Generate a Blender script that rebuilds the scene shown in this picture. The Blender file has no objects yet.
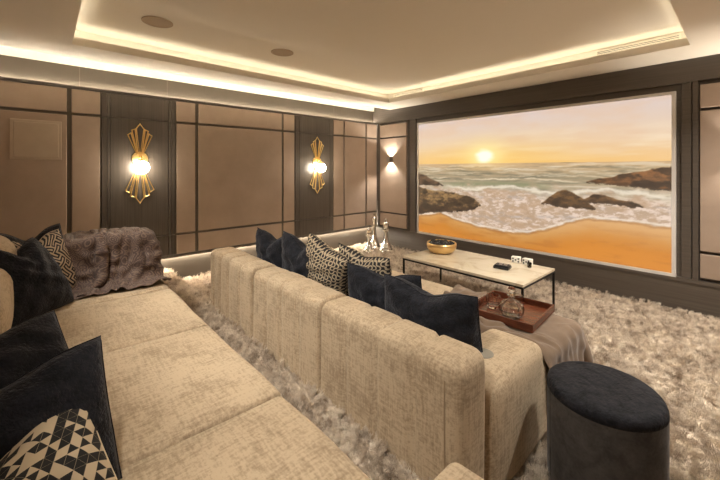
import bpy, bmesh, math, random
import numpy as np
from mathutils import Vector, Matrix
random.seed(7)
PI = math.pi
R = math.radians
sc = bpy.context.scene
col = sc.collection
MW = {}                                   # world matrix of every object, kept by name

# ------------------------------------------------------------------ materials
def new_mat(name):
    m = bpy.data.materials.new(name); m.use_nodes = True
    nt = m.node_tree; nt.nodes.clear()
    out = nt.nodes.new('ShaderNodeOutputMaterial')
    b = nt.nodes.new('ShaderNodeBsdfPrincipled')
    nt.links.new(b.outputs[0], out.inputs[0])
    return m, nt, b
def setin(nt, node, key, v):
    s = node.inputs[key]
    if hasattr(v, 'is_output'): nt.links.new(v, s)
    else: s.default_value = v
def N(nt, typ, ins=None, **props):
    n = nt.nodes.new(typ)
    for k, v in props.items(): setattr(n, k, v)
    for k, v in (ins or {}).items(): setin(nt, n, k, v)
    return n
def M(nt, op, a, b=None, c=None):
    n = nt.nodes.new('ShaderNodeMath'); n.operation = op
    for i, v in enumerate((a, b, c)):
        if v is not None: setin(nt, n, i, v)
    return n.outputs[0]
def coord(nt, kind='Object'):
    return nt.nodes.new('ShaderNodeTexCoord').outputs[kind]
def position(nt):
    return nt.nodes.new('ShaderNodeNewGeometry').outputs['Position']
def noise(nt, vec, scale, detail=3, rough=.55, stretch=None, dist=0):
    if stretch:
        mp = N(nt, 'ShaderNodeMapping', {'Vector': vec, 'Scale': stretch}); vec = mp.outputs[0]
    n = N(nt, 'ShaderNodeTexNoise', {'Vector': vec, 'Scale': scale, 'Detail': detail, 'Roughness': rough, 'Distortion': dist})
    return n.outputs['Fac']
def ramp(nt, fac, stops, interp='LINEAR'):
    n = nt.nodes.new('ShaderNodeValToRGB'); setin(nt, n, 0, fac)
    cr = n.color_ramp; cr.interpolation = interp
    while len(cr.elements) < len(stops): cr.elements.new(.5)
    for e, (p, c) in zip(cr.elements, stops):
        e.position = p; e.color = (*c, 1) if len(c) == 3 else c
    return n.outputs[0]
def mixc(nt, fac, a, b):
    n = nt.nodes.new('ShaderNodeMix'); n.data_type = 'RGBA'
    for i, v in ((0, fac), (6, a), (7, b)):
        if not hasattr(v, 'is_output') and i: v = (*v, 1) if len(v) == 3 else v
        setin(nt, n, i, v)
    return n.outputs[2]
def bump(nt, bsdf, h, strength=.3, dist=.01):
    n = N(nt, 'ShaderNodeBump', {'Height': h, 'Strength': strength, 'Distance': dist})
    nt.links.new(n.outputs[0], bsdf.inputs['Normal'])
def plain(name, c, rough=.5, metal=0, var=.03, **kw):
    m, nt, b = new_mat(name)
    f = noise(nt, coord(nt), 9, 4)
    lo = tuple(x * (1 - var) for x in c); hi = tuple(min(1, x * (1 + var)) for x in c)
    setin(nt, b, 'Base Color', ramp(nt, f, ((.3, lo), (.7, hi))))
    b.inputs['Roughness'].default_value = rough; b.inputs['Metallic'].default_value = metal
    for k, v in kw.items(): b.inputs[k.replace('_', ' ')].default_value = v
    return m
def emit(name, c, s):
    m, nt, b = new_mat(name)
    b.inputs['Base Color'].default_value = (.8, .8, .8, 1)
    b.inputs['Emission Color'].default_value = (*c, 1); b.inputs['Emission Strength'].default_value = s
    return m

def mat_wood(name, dark, light, rough=.34, axis='Z'):
    m, nt, b = new_mat(name)
    v = position(nt)
    st = {'Z': (60, 60, 1.2), 'X': (1.2, 60, 60)}[axis]
    f = noise(nt, v, 1, 5, .6, st)
    g = noise(nt, v, 1.3, 3)
    setin(nt, b, 'Base Color', mixc(nt, M(nt, 'MULTIPLY', g, .35), ramp(nt, f, ((.3, dark), (.72, light))), dark))
    b.inputs['Roughness'].default_value = rough
    bump(nt, b, f, .08, .002)
    return m
def mat_suede(name, a, bcol):
    m, nt, b = new_mat(name)
    v = position(nt)
    f = noise(nt, v, 3.0, 5, .6); f2 = noise(nt, v, 1, 3, .6, (140, 140, 140))
    setin(nt, b, 'Base Color', mixc(nt, f2, ramp(nt, f, ((.3, a), (.7, bcol))), ramp(nt, f, ((.3, tuple(x * .85 for x in a)), (.7, a)))))
    b.inputs['Roughness'].default_value = .62
    b.inputs['Sheen Weight'].default_value = .15
    bump(nt, b, f2, .12, .002)
    return m
def mat_chenille(name, dark, light):
    """slubby chenille: rubbed streaks running both ways"""
    m, nt, b = new_mat(name)
    v = position(nt)
    a = noise(nt, v, 1, 4, .65, (13, 95, 95)); c = noise(nt, v, 1, 4, .65, (95, 95, 10)); d = noise(nt, v, 1, 4, .65, (95, 13, 95))
    big = noise(nt, v, 5, 3)
    f = M(nt, 'MULTIPLY', M(nt, 'ADD', M(nt, 'ADD', a, c), d), .3333)
    f = M(nt, 'ADD', M(nt, 'MULTIPLY', f, .8), M(nt, 'MULTIPLY', big, .2))
    setin(nt, b, 'Base Color', ramp(nt, f, ((.42, dark), (.535, light))))
    b.inputs['Roughness'].default_value = .85
    b.inputs['Sheen Weight'].default_value = .25
    b.inputs['Sheen Tint'].default_value = (.9, .8, .62, 1)
    fine = noise(nt, v, 160, 2)
    bump(nt, b, M(nt, 'ADD', f, M(nt, 'MULTIPLY', fine, .4)), .35, .006)
    return m
def mat_velvet(name, dark, light, sheen=.5, tint=(.35, .38, .5), bs=.7):
    m, nt, b = new_mat(name)
    v = coord(nt)
    f = noise(nt, v, 14, 4, .6, None, .6); g = noise(nt, v, 1, 3, .6, (90, 40, 90))
    setin(nt, b, 'Base Color', ramp(nt, M(nt, 'ADD', M(nt, 'MULTIPLY', f, .7), M(nt, 'MULTIPLY', g, .3)), ((.38, dark), (.66, light))))
    b.inputs['Roughness'].default_value = .8
    b.inputs['Sheen Weight'].default_value = sheen
    b.inputs['Sheen Roughness'].default_value = .4
    b.inputs['Sheen Tint'].default_value = (*tint, 1)
    b.inputs['Specular IOR Level'].default_value = .2
    w = noise(nt, v, 5, 2, .5, None, 1.2)
    bump(nt, b, M(nt, 'ADD', M(nt, 'ADD', f, g), M(nt, 'MULTIPLY', w, 3.0)), bs, .012)
    return m
def uv_xy(nt, scale, skew=0.0):
    uv = coord(nt, 'UV')
    s = N(nt, 'ShaderNodeSeparateXYZ', {0: uv})
    x = M(nt, 'MULTIPLY', s.outputs[0], scale); y = M(nt, 'MULTIPLY', s.outputs[1], scale)
    if skew: x = M(nt, 'ADD', x, M(nt, 'MULTIPLY', y, skew))
    return x, y
def cell_rand(nt, x, y, z=0.0):
    c = N(nt, 'ShaderNodeCombineXYZ', {0: x, 1: y, 2: z})
    return N(nt, 'ShaderNodeTexWhiteNoise', {'Vector': c.outputs[0]}).outputs[0]
def mat_maze(name, scale, ink, thread, width=.17, straight=False):
    """labyrinth weave made of random quarter-arc or diagonal tiles"""
    m, nt, b = new_mat(name)
    x, y = uv_xy(nt, scale)
    fx, fy = M(nt, 'FRACT', x), M(nt, 'FRACT', y)
    r = cell_rand(nt, M(nt, 'FLOOR', x), M(nt, 'FLOOR', y), 3.3)
    flip = M(nt, 'GREATER_THAN', r, .5)
    gx = M(nt, 'ABSOLUTE', M(nt, 'SUBTRACT', flip, fx))
    if straight:
        d = M(nt, 'MULTIPLY', M(nt, 'ABSOLUTE', M(nt, 'SUBTRACT', gx, fy)), .7071)
        d2 = M(nt, 'MULTIPLY', M(nt, 'ABSOLUTE', M(nt, 'SUBTRACT', M(nt, 'ABSOLUTE', M(nt, 'SUBTRACT', gx, fy)), 1.0)), .7071)
        d = M(nt, 'MINIMUM', d, d2)
    else:
        def arc(a, c):
            l = M(nt, 'SQRT', M(nt, 'ADD', M(nt, 'MULTIPLY', a, a), M(nt, 'MULTIPLY', c, c)))
            return M(nt, 'ABSOLUTE', M(nt, 'SUBTRACT', l, .5))
        d = M(nt, 'MINIMUM', arc(gx, fy), arc(M(nt, 'SUBTRACT', 1.0, gx), M(nt, 'SUBTRACT', 1.0, fy)))
    k = M(nt, 'LESS_THAN', d, width)
    setin(nt, b, 'Base Color', mixc(nt, k, ink, thread))
    b.inputs['Roughness'].default_value = .8
    bump(nt, b, k, .25, .003)
    return m
def mat_shards(name, scale, ink, thread):
    """cream and black triangles laid at random, like tumbled cubes"""
    m, nt, b = new_mat(name)
    x, y = uv_xy(nt, scale, -.5)
    fx, fy = M(nt, 'FRACT', x), M(nt, 'FRACT', y)
    tri = M(nt, 'GREATER_THAN', M(nt, 'ADD', fx, fy), 1.0)
    r = cell_rand(nt, M(nt, 'FLOOR', x), M(nt, 'FLOOR', y), tri)
    k = M(nt, 'GREATER_THAN', r, .55)
    e = M(nt, 'MINIMUM', M(nt, 'MINIMUM', fx, fy), M(nt, 'ABSOLUTE', M(nt, 'SUBTRACT', M(nt, 'ADD', fx, fy), 1.0)))
    line = M(nt, 'LESS_THAN', e, .025)
    k = M(nt, 'MAXIMUM', k, M(nt, 'MULTIPLY', line, .45))
    setin(nt, b, 'Base Color', mixc(nt, k, ink, thread))
    b.inputs['Roughness'].default_value = .8
    bump(nt, b, noise(nt, coord(nt, 'UV'), 160, 2), .2, .002)
    return m

m_ceiling = plain('ceiling paint', (.75, .69, .59), .9, 0, .006)
m_white = plain('white plaster', (.78, .74, .66), .8)
m_wood = mat_wood('dark stained oak', (.062, .051, .042), (.108, .089, .073))
m_woodx = mat_wood('dark stained oak, level grain', (.072, .058, .047), (.114, .093, .075), .36, 'X')
m_lacquer = plain('smoked lacquer', (.075, .060, .045), .35, Specular_IOR_Level=.3)
m_band = plain('grey wall covering', (.085, .069, .052), .7, Specular_IOR_Level=.12)
m_joint = plain('pale joint', (.13, .11, .088), .6, Specular_IOR_Level=.15)
m_panel = mat_suede('taupe suede', (.315, .230, .170), (.385, .287, .215))
m_trim = plain('bronze trim', (.12, .098, .075), .4, .2)
m_cover = plain('taupe cover panel', (.40, .315, .235), .45)
m_sofa = mat_chenille('beige chenille', (.31, .222, .138), (.53, .408, .272))
m_piping = plain('beige piping', (.36, .26, .16), .8)
m_navy = mat_velvet('navy velvet', (.007, .0074, .010), (.023, .0242, .032), .28, (.5, .5, .55))
m_navyweave = mat_velvet('charcoal ribbed velvet', (.046, .041, .038), (.090, .081, .075), .25, (.5, .45, .42), .12)
m_ottop = mat_velvet('black navy velvet', (.005, .005, .007), (.026, .026, .032), .06, (.5, .5, .55), .5)
m_maze = mat_maze('black and cream squiggle weave', 15, (.012, .010, .011), (.46, .37, .25), .155)
m_key = mat_maze('black and cream fret weave', 15, (.012, .011, .014), (.46, .36, .25), .17, True)
m_shard = mat_shards('black and cream shard weave', 18, (.010, .009, .009), (.62, .50, .34))
m_gold = plain('polished brass', (.97, .73, .33), .36, 1)
m_bowlgold = plain('hammered gold', (.78, .55, .26), .28, 1)
m_chrome = plain('polished silver', (.80, .78, .75), .12, 1)
m_black = plain('black metal', (.018, .016, .015), .4, .6)
m_blackstone = plain('black glossy stone', (.012, .012, .014), .2)
m_bezel = plain('pale screen border', (.62, .585, .55), .5)
m_disc = plain('grey disc', (.27, .24, .19), .6)
m_vent = plain('white vent paint', (.80, .74, .62), .5)
m_dark = plain('dark void', (.02, .018, .016), .9)
m_speaker = plain('speaker cloth', (.44, .345, .25), .9)
m_steel = plain('grey steel', (.30, .27, .24), .3, .9)
m_led_warm = emit('warm strip light', (1, .91, .74), 3.2)
m_led_white = emit('neutral strip light', (1, .92, .78), 5.5)
m_led_panel = emit('neutral strip light behind panels', (1, .92, .78), 45)
m_led_base = emit('neutral strip light under panels', (1, .92, .78), 80)
m_globe = emit('lit opal globe', (1, .88, .70), 20)
m_lens = emit('lit lamp lens', (1, .84, .62), 12)

def mat_marble():
    m, nt, b = new_mat('cream marble')
    v = position(nt)
    f = noise(nt, v, 3, 6, .6, None, 1.5)
    setin(nt, b, 'Base Color', ramp(nt, f, ((.36, (.50, .41, .29)), (.48, (.62, .53, .39)), (.7, (.66, .57, .43)))))
    b.inputs['Roughness'].default_value = .16
    return m
m_marble = mat_marble()
def mat_mahogany():
    m, nt, b = new_mat('mahogany')
    f = noise(nt, coord(nt), 1, 4, .6, (8, 70, 30))
    setin(nt, b, 'Base Color', ramp(nt, f, ((.3, (.075, .020, .010)), (.7, (.15, .045, .020)))))
    b.inputs['Roughness'].default_value = .25
    return m
m_mahogany = mat_mahogany()
def mat_glass():
    m, nt, b = new_mat('cut crystal')
    b.inputs['Base Color'].default_value = (.97, .95, .93, 1)
    b.inputs['Transmission Weight'].default_value = 1
    b.inputs['Roughness'].default_value = .02; b.inputs['IOR'].default_value = 1.5
    return m
m_glass = mat_glass()
def mat_taupe():
    m, nt, b = new_mat('taupe wool')
    v = coord(nt)
    f = noise(nt, v, 10, 4); g = noise(nt, v, 220, 2)
    setin(nt, b, 'Base Color', ramp(nt, f, ((.3, (.150, .098, .062)), (.7, (.200, .134, .086)))))
    b.inputs['Roughness'].default_value = .9; b.inputs['Sheen Weight'].default_value = .2
    bump(nt, b, g, .3, .003)
    return m
m_taupe = mat_taupe()
def mat_paisley():
    m, nt, b = new_mat('plum paisley')
    uv = coord(nt, 'UV')
    d = N(nt, 'ShaderNodeTexNoise', {'Vector': uv, 'Scale': 5.0, 'Detail': 2.0})
    off = N(nt, 'ShaderNodeVectorMath', {0: d.outputs['Color'], 1: (.16, .16, .16)}, operation='MULTIPLY')
    v = N(nt, 'ShaderNodeVectorMath', {0: uv, 1: off.outputs[0]}, operation='ADD').outputs[0]
    vo = N(nt, 'ShaderNodeTexVoronoi', {'Vector': v, 'Scale': 17}).outputs['Distance']
    rings = M(nt, 'SINE', M(nt, 'MULTIPLY', vo, 30))
    small = M(nt, 'SINE', M(nt, 'MULTIPLY', N(nt, 'ShaderNodeTexVoronoi', {'Vector': v, 'Scale': 64.0}).outputs['Distance'], 20))
    f = M(nt, 'ADD', M(nt, 'MULTIPLY', rings, .28), M(nt, 'ADD', M(nt, 'MULTIPLY', small, .2), .5))
    setin(nt, b, 'Base Color', ramp(nt, f, ((.15, (.060, .034, .028)), (.55, (.115, .068, .054)), (.9, (.21, .145, .098)))))
    b.inputs['Roughness'].default_value = .75; b.inputs['Sheen Weight'].default_value = .08
    return m
m_paisley = mat_paisley()
def mat_carpet():
    m, nt, b = new_mat('shag pile')
    v = position(nt)
    f = noise(nt, v, 9, 5, .65); g = noise(nt, v, 45, 3)
    k = M(nt, 'ADD', M(nt, 'MULTIPLY', f, .75), M(nt, 'MULTIPLY', g, .25))
    setin(nt, b, 'Base Color', ramp(nt, k, ((.38, (.24, .18, .13)), (.475, (.57, .465, .36)), (.59, (.82, .725, .595)))))
    b.inputs['Roughness'].default_value = .7
    b.inputs['Sheen Weight'].default_value = .2
    return m
m_carpet = mat_carpet()

# ------------------------------------------------------------------ mesh helpers
def fix(bm):
    bmesh.ops.recalc_face_normals(bm, faces=bm.faces[:]); return bm
def add_box(bm, x0, x1, y0, y1, z0, z1, bev=0, seg=2):
    r = bmesh.ops.create_cube(bm, size=1)
    vs = r['verts']
    for v in vs:
        v.co = Vector(((x0 + x1) / 2 + v.co.x * (x1 - x0), (y0 + y1) / 2 + v.co.y * (y1 - y0), (z0 + z1) / 2 + v.co.z * (z1 - z0)))
    if bev:
        es = list({e for v in vs for e in v.link_edges})
        bmesh.ops.bevel(bm, geom=es, offset=bev, segments=seg, profile=.5, affect='EDGES')
    return bm
def box(*a, **k): return add_box(bmesh.new(), *a, **k)
def add_lathe(bm, prof, c=(0, 0, 0), n=32, flute=0, nf=0, closed=False):
    rings = []
    for r, z in prof:
        ring = []
        for i in range(n):
            a = 2 * PI * i / n
            rr = r * (1 + flute * (math.cos(nf * a))) if nf else r
            ring.append(bm.verts.new((c[0] + rr * math.cos(a), c[1] + rr * math.sin(a), c[2] + z)))
        rings.append(ring)
    for p, q in zip(rings, rings[1:] + ([rings[0]] if closed else [])):
        for i in range(n):
            j = (i + 1) % n
            bm.faces.new((p[i], p[j], q[j], q[i]))
    if not closed:
        bm.faces.new(rings[0][::-1]); bm.faces.new(rings[-1])
    return fix(bm)
def lathe(*a, **k): return add_lathe(bmesh.new(), *a, **k)
def add_tube(bm, pts, r, n=8, closed=False):
    pts = [Vector(p) for p in pts]; rings = []; L = len(pts)
    for i, p in enumerate(pts):
        a = pts[(i - 1) % L] if (closed or i) else p; b = pts[(i + 1) % L] if (closed or i < L - 1) else p
        d0 = (p - a).normalized() if (p - a).length > 1e-9 else (b - p).normalized()
        d1 = (b - p).normalized() if (b - p).length > 1e-9 else d0
        t = (d0 + d1).normalized()
        s = 1 / max(.45, t.dot(d0))
        u = t.cross(Vector((0, 0, 1)) if abs(t.z) < .9 else Vector((1, 0, 0))).normalized(); w = t.cross(u)
        bis = (d0 - d1)
        ring = []
        for k in range(n):
            an = 2 * PI * k / n
            o = u * math.cos(an) * r + w * math.sin(an) * r
            if bis.length > 1e-6:
                e = bis.normalized(); o += e * o.dot(e) * (s - 1)
            ring.append(bm.verts.new(p + o))
        rings.append(ring)
    for p, q in zip(rings, rings[1:] + ([rings[0]] if closed else [])):
        for k in range(n):
            j = (k + 1) % n; bm.faces.new((p[k], p[j], q[j], q[k]))
    if not closed:
        bm.faces.new(rings[0][::-1]); bm.faces.new(rings[-1])
    return fix(bm)
def tube(*a, **k): return add_tube(bmesh.new(), *a, **k)
def axis_coords(h, r, step, k=4):
    e = [h - r + r * math.sin(PI / 2 * i / k) for i in range(k + 1)]
    n = max(2, int(round(2 * (h - r) / step)))
    mid = [-(h - r) + 2 * (h - r) * i / n for i in range(n + 1)]
    return [-x for x in e[:0:-1]] + mid + e[1:]
def soft_box(x0, x1, y0, y1, z0, z1, r=.05, step=.06, puff=0, channels=(), cdepth=.012, cw=.018, seed=0, wob=.004, rl=None, rr=None):
    """upholstered block: rounded edges, a little puff, soft channels across X"""
    bm = bmesh.new()
    c = Vector(((x0 + x1) / 2, (y0 + y1) / 2, (z0 + z1) / 2)); h = Vector(((x1 - x0) / 2, (y1 - y0) / 2, (z1 - z0) / 2))
    sl, sr = r / (rl or r), r / (rr or r)
    h0 = h.x
    left = [x for x in axis_coords(h0 * sl, r, step * sl) if x < -1e-6]; right = [x for x in axis_coords(h0 * sr, r, step * sr) if x > 1e-6]
    ax = [left + [0.0] + right] + [axis_coords(h[i], r, step) for i in (1, 2)]
    rng = random.Random(seed); ph = [rng.uniform(0, 6.28) for _ in range(6)]
    cache = {}
    def V(i, j, k):
        key = (i, j, k)
        if key in cache: return cache[key]
        p = Vector((ax[0][i], ax[1][j], ax[2][k])); sx = sl if p.x < 0 else sr; h.x = h0 * sx
        q = Vector([max(-(h[a] - r), min(h[a] - r, p[a])) for a in range(3)])
        d = p - q; n = d.normalized() if d.length > 1e-9 else Vector((0, 0, 1))
        w = q + n * r
        if puff:
            fx, fy, fz = [1 - min(1, abs(w[a] / h[a])) ** 2.5 for a in range(3)]
            w.x += n.x * puff * fy * fz; w.y += n.y * puff * fx * fz
            if n.z > 0: w.z += n.z * puff * fx * fy
        w.x /= sx
        wx = w.x + c.x
        g = sum(math.exp(-((wx - cx) / cw) ** 2) for cx in channels)
        w.y -= n.y * cdepth * g; w.z -= max(0, n.z) * cdepth * g
        wb = wob * (math.sin(9 * wx + ph[0] + 4 * w.z) + math.sin(7 * (w.y + c.y) + ph[1] + 5 * wx))
        w += n * wb * (1 if n.z > -.5 else 0)
        cache[key] = bm.verts.new(w + c); return cache[key]
    nx, ny, nz = [len(a) - 1 for a in ax]
    for i in range(nx):
        for j in range(ny):
            for k in (0, nz): bm.faces.new((V(i, j, k), V(i + 1, j, k), V(i + 1, j + 1, k), V(i, j + 1, k)))
    for i in range(nx):
        for k in range(nz):
            for j in (0, ny): bm.faces.new((V(i, j, k), V(i + 1, j, k), V(i + 1, j, k + 1), V(i, j, k + 1)))
    for j in range(ny):
        for k in range(nz):
            for i in (0, nx): bm.faces.new((V(i, j, k), V(i, j + 1, k), V(i, j + 1, k + 1), V(i, j, k + 1)))
    return fix(bm)

# ------------------------------------------------------------------ object helpers
def thing(name, label, cat, loc=(0, 0, 0), rot=(0, 0, 0), group=None):
    o = bpy.data.objects.new(name, None); col.objects.link(o)
    o.empty_display_size = .1
    o.location = loc; o.rotation_euler = rot
    o['label'] = label; o['category'] = cat
    if group: o['group'] = group
    from mathutils import Euler
    MW[o.name] = Matrix.Translation(loc) @ Euler(rot).to_matrix().to_4x4()
    return o
def obj(name, bm, mat, parent=None, world=True, smooth=False, label=None):
    """link a bmesh as ONE mesh object; world coordinates are brought into the parent's frame"""
    if parent is not None and world:
        bm.transform(MW[parent.name].inverted())
    me = bpy.data.meshes.new(name); bm.to_mesh(me); bm.free()
    if smooth:
        me.polygons.foreach_set('use_smooth', [True] * len(me.polygons))
    me.materials.append(mat)
    o = bpy.data.objects.new(name, me); col.objects.link(o)
    if parent is not None: o.parent = parent
    MW[o.name] = MW[parent.name].copy() if parent is not None else Matrix.Identity(4)
    if label: o['label'] = label
    return o
def tag(o, label, cat, group=None, kind=None):
    o['label'] = label; o['category'] = cat
    if group: o['group'] = group
    if kind: o['kind'] = kind
    return o
def struct(name, bm, mat, parent=None, label=None):
    o = obj(name, bm, mat, parent)
    o['kind'] = 'structure'
    if label: o['label'] = label; o['category'] = 'room'
    return o

# ------------------------------------------------------------------ room
W, D = 5.42, 5.53                       # the room is x 0..W, y -D..0; y = 0 is the screen wall
RISE = .13                              # carpeted step under the back sofa
STEP_Y = -3.735
HS, HL, HU = 2.60, 2.672, 2.795          # soffit, top of tray lip, raised ceiling
TX0, TX1, TY0, TY1 = .82, 4.57, -4.73, -.555
CV = .20                                # depth of the light cove behind the lip

BX = -.13                               # face of the left wall behind the panelling
flo = struct('floor', box(-.25, W + .1, -D - .1, .1, -.1, -.032), m_dark, None, 'floor under the shag carpet')
struct('riser_step', box(BX, W, -D, STEP_Y + .0, -.032, RISE), m_dark, flo)

wl = struct('wall_left', box(-.25, BX, -D - .1, .1, -.1, 2.625), m_band, None, 'left wall with taupe panels and dark pilasters')
struct('slot_backing', box(-.25, BX, -D - .1, .1, 2.625, 2.9), m_white, wl)
for y in (-4.62, -3.73, -1.0): struct('joint_strip', box(BX, BX + .003, y - .003, y + .003, 2.36, 2.625), m_joint, wl)
struct('plinth', box(BX, BX + .006, -D, .0, 0, .46), m_lacquer, wl)
struct('backing_board', box(-.032, -.02, -D, -.004, .335, 2.38), m_trim, wl)
struct('top_rail', box(-.02, .004, -D, -.004, 2.345, 2.38, bev=.003), m_wood, wl)
struct('bottom_rail', box(-.02, .004, -D, -.004, .335, .372, bev=.003), m_wood, wl)
ROWS = ((.375, .615), (.645, 2.055), (2.085, 2.342))
GROUPS = (((-D + .01, -4.735), (-4.695, -4.445)), ((-3.655, -3.425), (-3.385, -2.135), (-2.105, -1.905)), ((-1.105, -.875), (-.845, -.335), (-.295, -.03)))
for g in GROUPS:
    for y0, y1 in g:
        for z0, z1 in ROWS:
            struct('upholstered_panel', box(-.02, .0, y0, y1, z0, z1, bev=.006), m_panel, wl)
for y0, y1 in ((-4.43, -3.67), (-1.89, -1.12)):
    pb = bmesh.new()
    for a, b in ((y0, y0 + .045), (y0 + .05, y0 + .075), (y0 + .08, y1 - .08), (y1 - .075, y1 - .05), (y1 - .045, y1)):
        for z0, z1 in ((.375, .628), (.632, 2.068), (2.072, 2.342)):
            add_box(pb, -.02, .003, a, b, z0, z1)
    struct('pilaster', pb, m_wood, wl)
def strip(name, a, mat, parent): return struct(name, box(*a), mat, parent)
strip('led_strip', (-.116, -.100, -D + .02, -.02, 2.352, 2.364), m_led_panel, wl)
strip('led_strip', (-.116, -.100, -D + .02, -.02, .338, .350), m_led_base, wl)
cpan = thing('access_panel', 'flush rectangular cover panel set into the taupe wall at far left', 'panel', (0, -4.975, 1.77))
obj('frame', box(0, .006, -5.172, -4.778, 1.565, 1.975, bev=.002), m_cover, cpan)
obj('cover', box(.006, .010, -5.145, -4.805, 1.592, 1.948, bev=.0015), m_cover, cpan)

wf = struct('wall_front', box(-.2, W + .2, .03, .15, -.1, 2.9), m_woodx, None, 'dark screen wall at the front of the room')
struct('header', box(BX, W, -.006, .03, 2.403, 2.60), m_woodx, wf)
struct('header_ledge', box(-.02, W, -.016, .03, 2.363, 2.401), m_woodx, wf)
struct('plinth', box(BX, W, -.004, .03, 0, .30), m_woodx, wf)
struct('plinth_ledge', box(-.08, W, -.014, .03, .302, .345), m_woodx, wf)
for x0, x1 in ((.0, .075), (.765, .80), (.81, .955), (4.46, 4.535), (4.545, 4.59), (5.345, W)):
    struct('upright_trim', box(x0, x1, -.012 if x1 - x0 < .06 else -.002, .03, .345, 2.362, bev=.003), m_woodx, wf)
for x0, x1 in ((.085, .755), (4.60, 5.335)):
    for z0, z1 in ROWS[:2] + ((2.085, 2.318),):
        struct('upholstered_panel', box(x0, x1, -.02, .03, z0, z1, bev=.006), m_panel, wf)
wr = struct('wall_right', box(W, W + .2, -D - .1, .15, -.1, 2.9), m_panel, None, 'right wall outside the view')
wb = struct('wall_back', box(-.2, W + .2, -D - .2, -D, -.1, 2.9), m_panel, None, 'back wall behind the camera')

# ceiling: soffit ring, tray lip, raised centre and its cove
SLOT = .34
cb = bmesh.new()
add_box(cb, SLOT, TX0, -D - .1, .03, HS, HS + .02); add_box(cb, TX1, W, -D - .1, .03, HS, HS + .02)
add_box(cb, TX0, TX1, TY1, .03, HS, HS + .02); add_box(cb, TX0, TX1, -D - .1, TY0, HS, HS + .02)
ce = struct('ceiling', cb, m_ceiling, None, 'beige ceiling with a lit tray in the middle')
lb = bmesh.new(); t = .02
HB = HS + .02
add_box(lb, TX0 - t, TX0, TY0 - t, TY1 + t, HB, HL); add_box(lb, TX1, TX1 + t, TY0 - t, TY1 + t, HB, HL)
add_box(lb, TX0, TX1, TY0 - t, TY0, HB, HL); add_box(lb, TX0, TX1, TY1, TY1 + t, HB, HL)
struct('tray_lip', lb, m_ceiling, ce)
ub = bmesh.new()
x0, x1, y0, y1 = TX0 - CV, TX1 + CV, TY0 - CV, TY1 + CV
add_box(ub, x0 - .02, x1 + .02, y0 - .02, y1 + .02, HU, HU + .03)
for a in ((x0 - .02, x0, y0, y1), (x1, x1 + .02, y0, y1), (x0, x1, y0 - .02, y0), (x0, x1, y1, y1 + .02)):
    add_box(ub, *a, HB, HU)
struct('raised_ceiling', ub, m_ceiling, ce)
sb = bmesh.new()
add_box(sb, -.25, SLOT + .16, -D - .1, .1, 2.76, 2.80); add_box(sb, SLOT + .14, SLOT + .16, -D, .03, HS + .02, 2.76)
struct('slot_top', sb, m_white, ce)
for a in ((TX0 - .09, TX0 - .06, TY0 - .06, TY1 + .06), (TX1 + .06, TX1 + .09, TY0 - .06, TY1 + .06), (TX0 - .03, TX1 + .03, TY0 - .09, TY0 - .06), (TX0 - .03, TX1 + .03, TY1 + .06, TY1 + .09)):
    strip('led_strip', (*a, HS + .022, HS + .032), m_led_warm, ce)
strip('led_strip', (SLOT + .05, SLOT + .08, -D + .05, -.02, HS + .022, HS + .034), m_led_white, ce)

for (x, y), lab in (((1.36, -4.16), 'round ceiling speaker grille at left, nearer the camera'), ((1.38, -2.91), 'round ceiling speaker grille at the far side of the tray ceiling')):
    s = thing('ceiling_speaker', lab, 'speaker', (x, y, HU), group='round speakers in the raised ceiling')
    obj('rim', lathe(((.112, 0), (.125, 0), (.125, -.006), (.121, -.008), (.112, -.006)), (x, y, HU), 40, closed=True), m_speaker, s, smooth=False)
    obj('grille', lathe(((.001, -.004), (.112, -.004), (.112, 0), (.001, 0)), (x, y, HU), 40), m_speaker, s)
yv = y1 - .001
for (a, b), lab in (((3.79, 4.49), 'long white slotted air vent in the cove at right'), ((.76, 1.40), 'short white slotted air vent in the cove near the far corner')):
    v = thing('air_vent', lab, 'vent', ((a + b) / 2, yv, 2.75), group='slotted vents in the ceiling cove')
    fb = bmesh.new()
    for q in ((a, b, 2.776, 2.784), (a, b, 2.720, 2.728), (a, a + .012, 2.728, 2.776), (b - .012, b, 2.728, 2.776)):
        add_box(fb, q[0], q[1], yv - .014, yv, q[2], q[3])
    obj('frame', fb, m_vent, v)
    obj('backing', box(a + .012, b - .012, yv - .002, yv, 2.728, 2.776), m_dark, v)
    n = 3
    for k in range(n):
        z = 2.733 + k * .016
        obj('slat', box(a + .012, b - .012, yv - .012, yv - .002, z, z + .008), m_vent, v)

# ------------------------------------------------------------------ shag carpet (uncountable pile: one object)
def fbm2(rng, shape, base, octs=5, gain=.55):
    H, Wd = shape; out = np.zeros(shape); amp = 1; tot = 0
    for o in range(octs):
        fy, fx = base[0] * 2 ** o, base[1] * 2 ** o
        g = rng.random((int(fy) + 3, int(fx) + 3))
        yy = np.linspace(0, fy, H); xx = np.linspace(0, fx, Wd)
        iy = np.floor(yy).astype(int); ix = np.floor(xx).astype(int)
        ty = yy - iy; tx = xx - ix; ty = ty * ty * (3 - 2 * ty); tx = tx * tx * (3 - 2 * tx)
        a = g[np.ix_(iy, ix)] * (1 - tx) + g[np.ix_(iy, ix + 1)] * tx
        b = g[np.ix_(iy + 1, ix)] * (1 - tx) + g[np.ix_(iy + 1, ix + 1)] * tx
        out += amp * (a * (1 - ty[:, None]) + b * ty[:, None]); tot += amp; amp *= gain
    return out / tot
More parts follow.
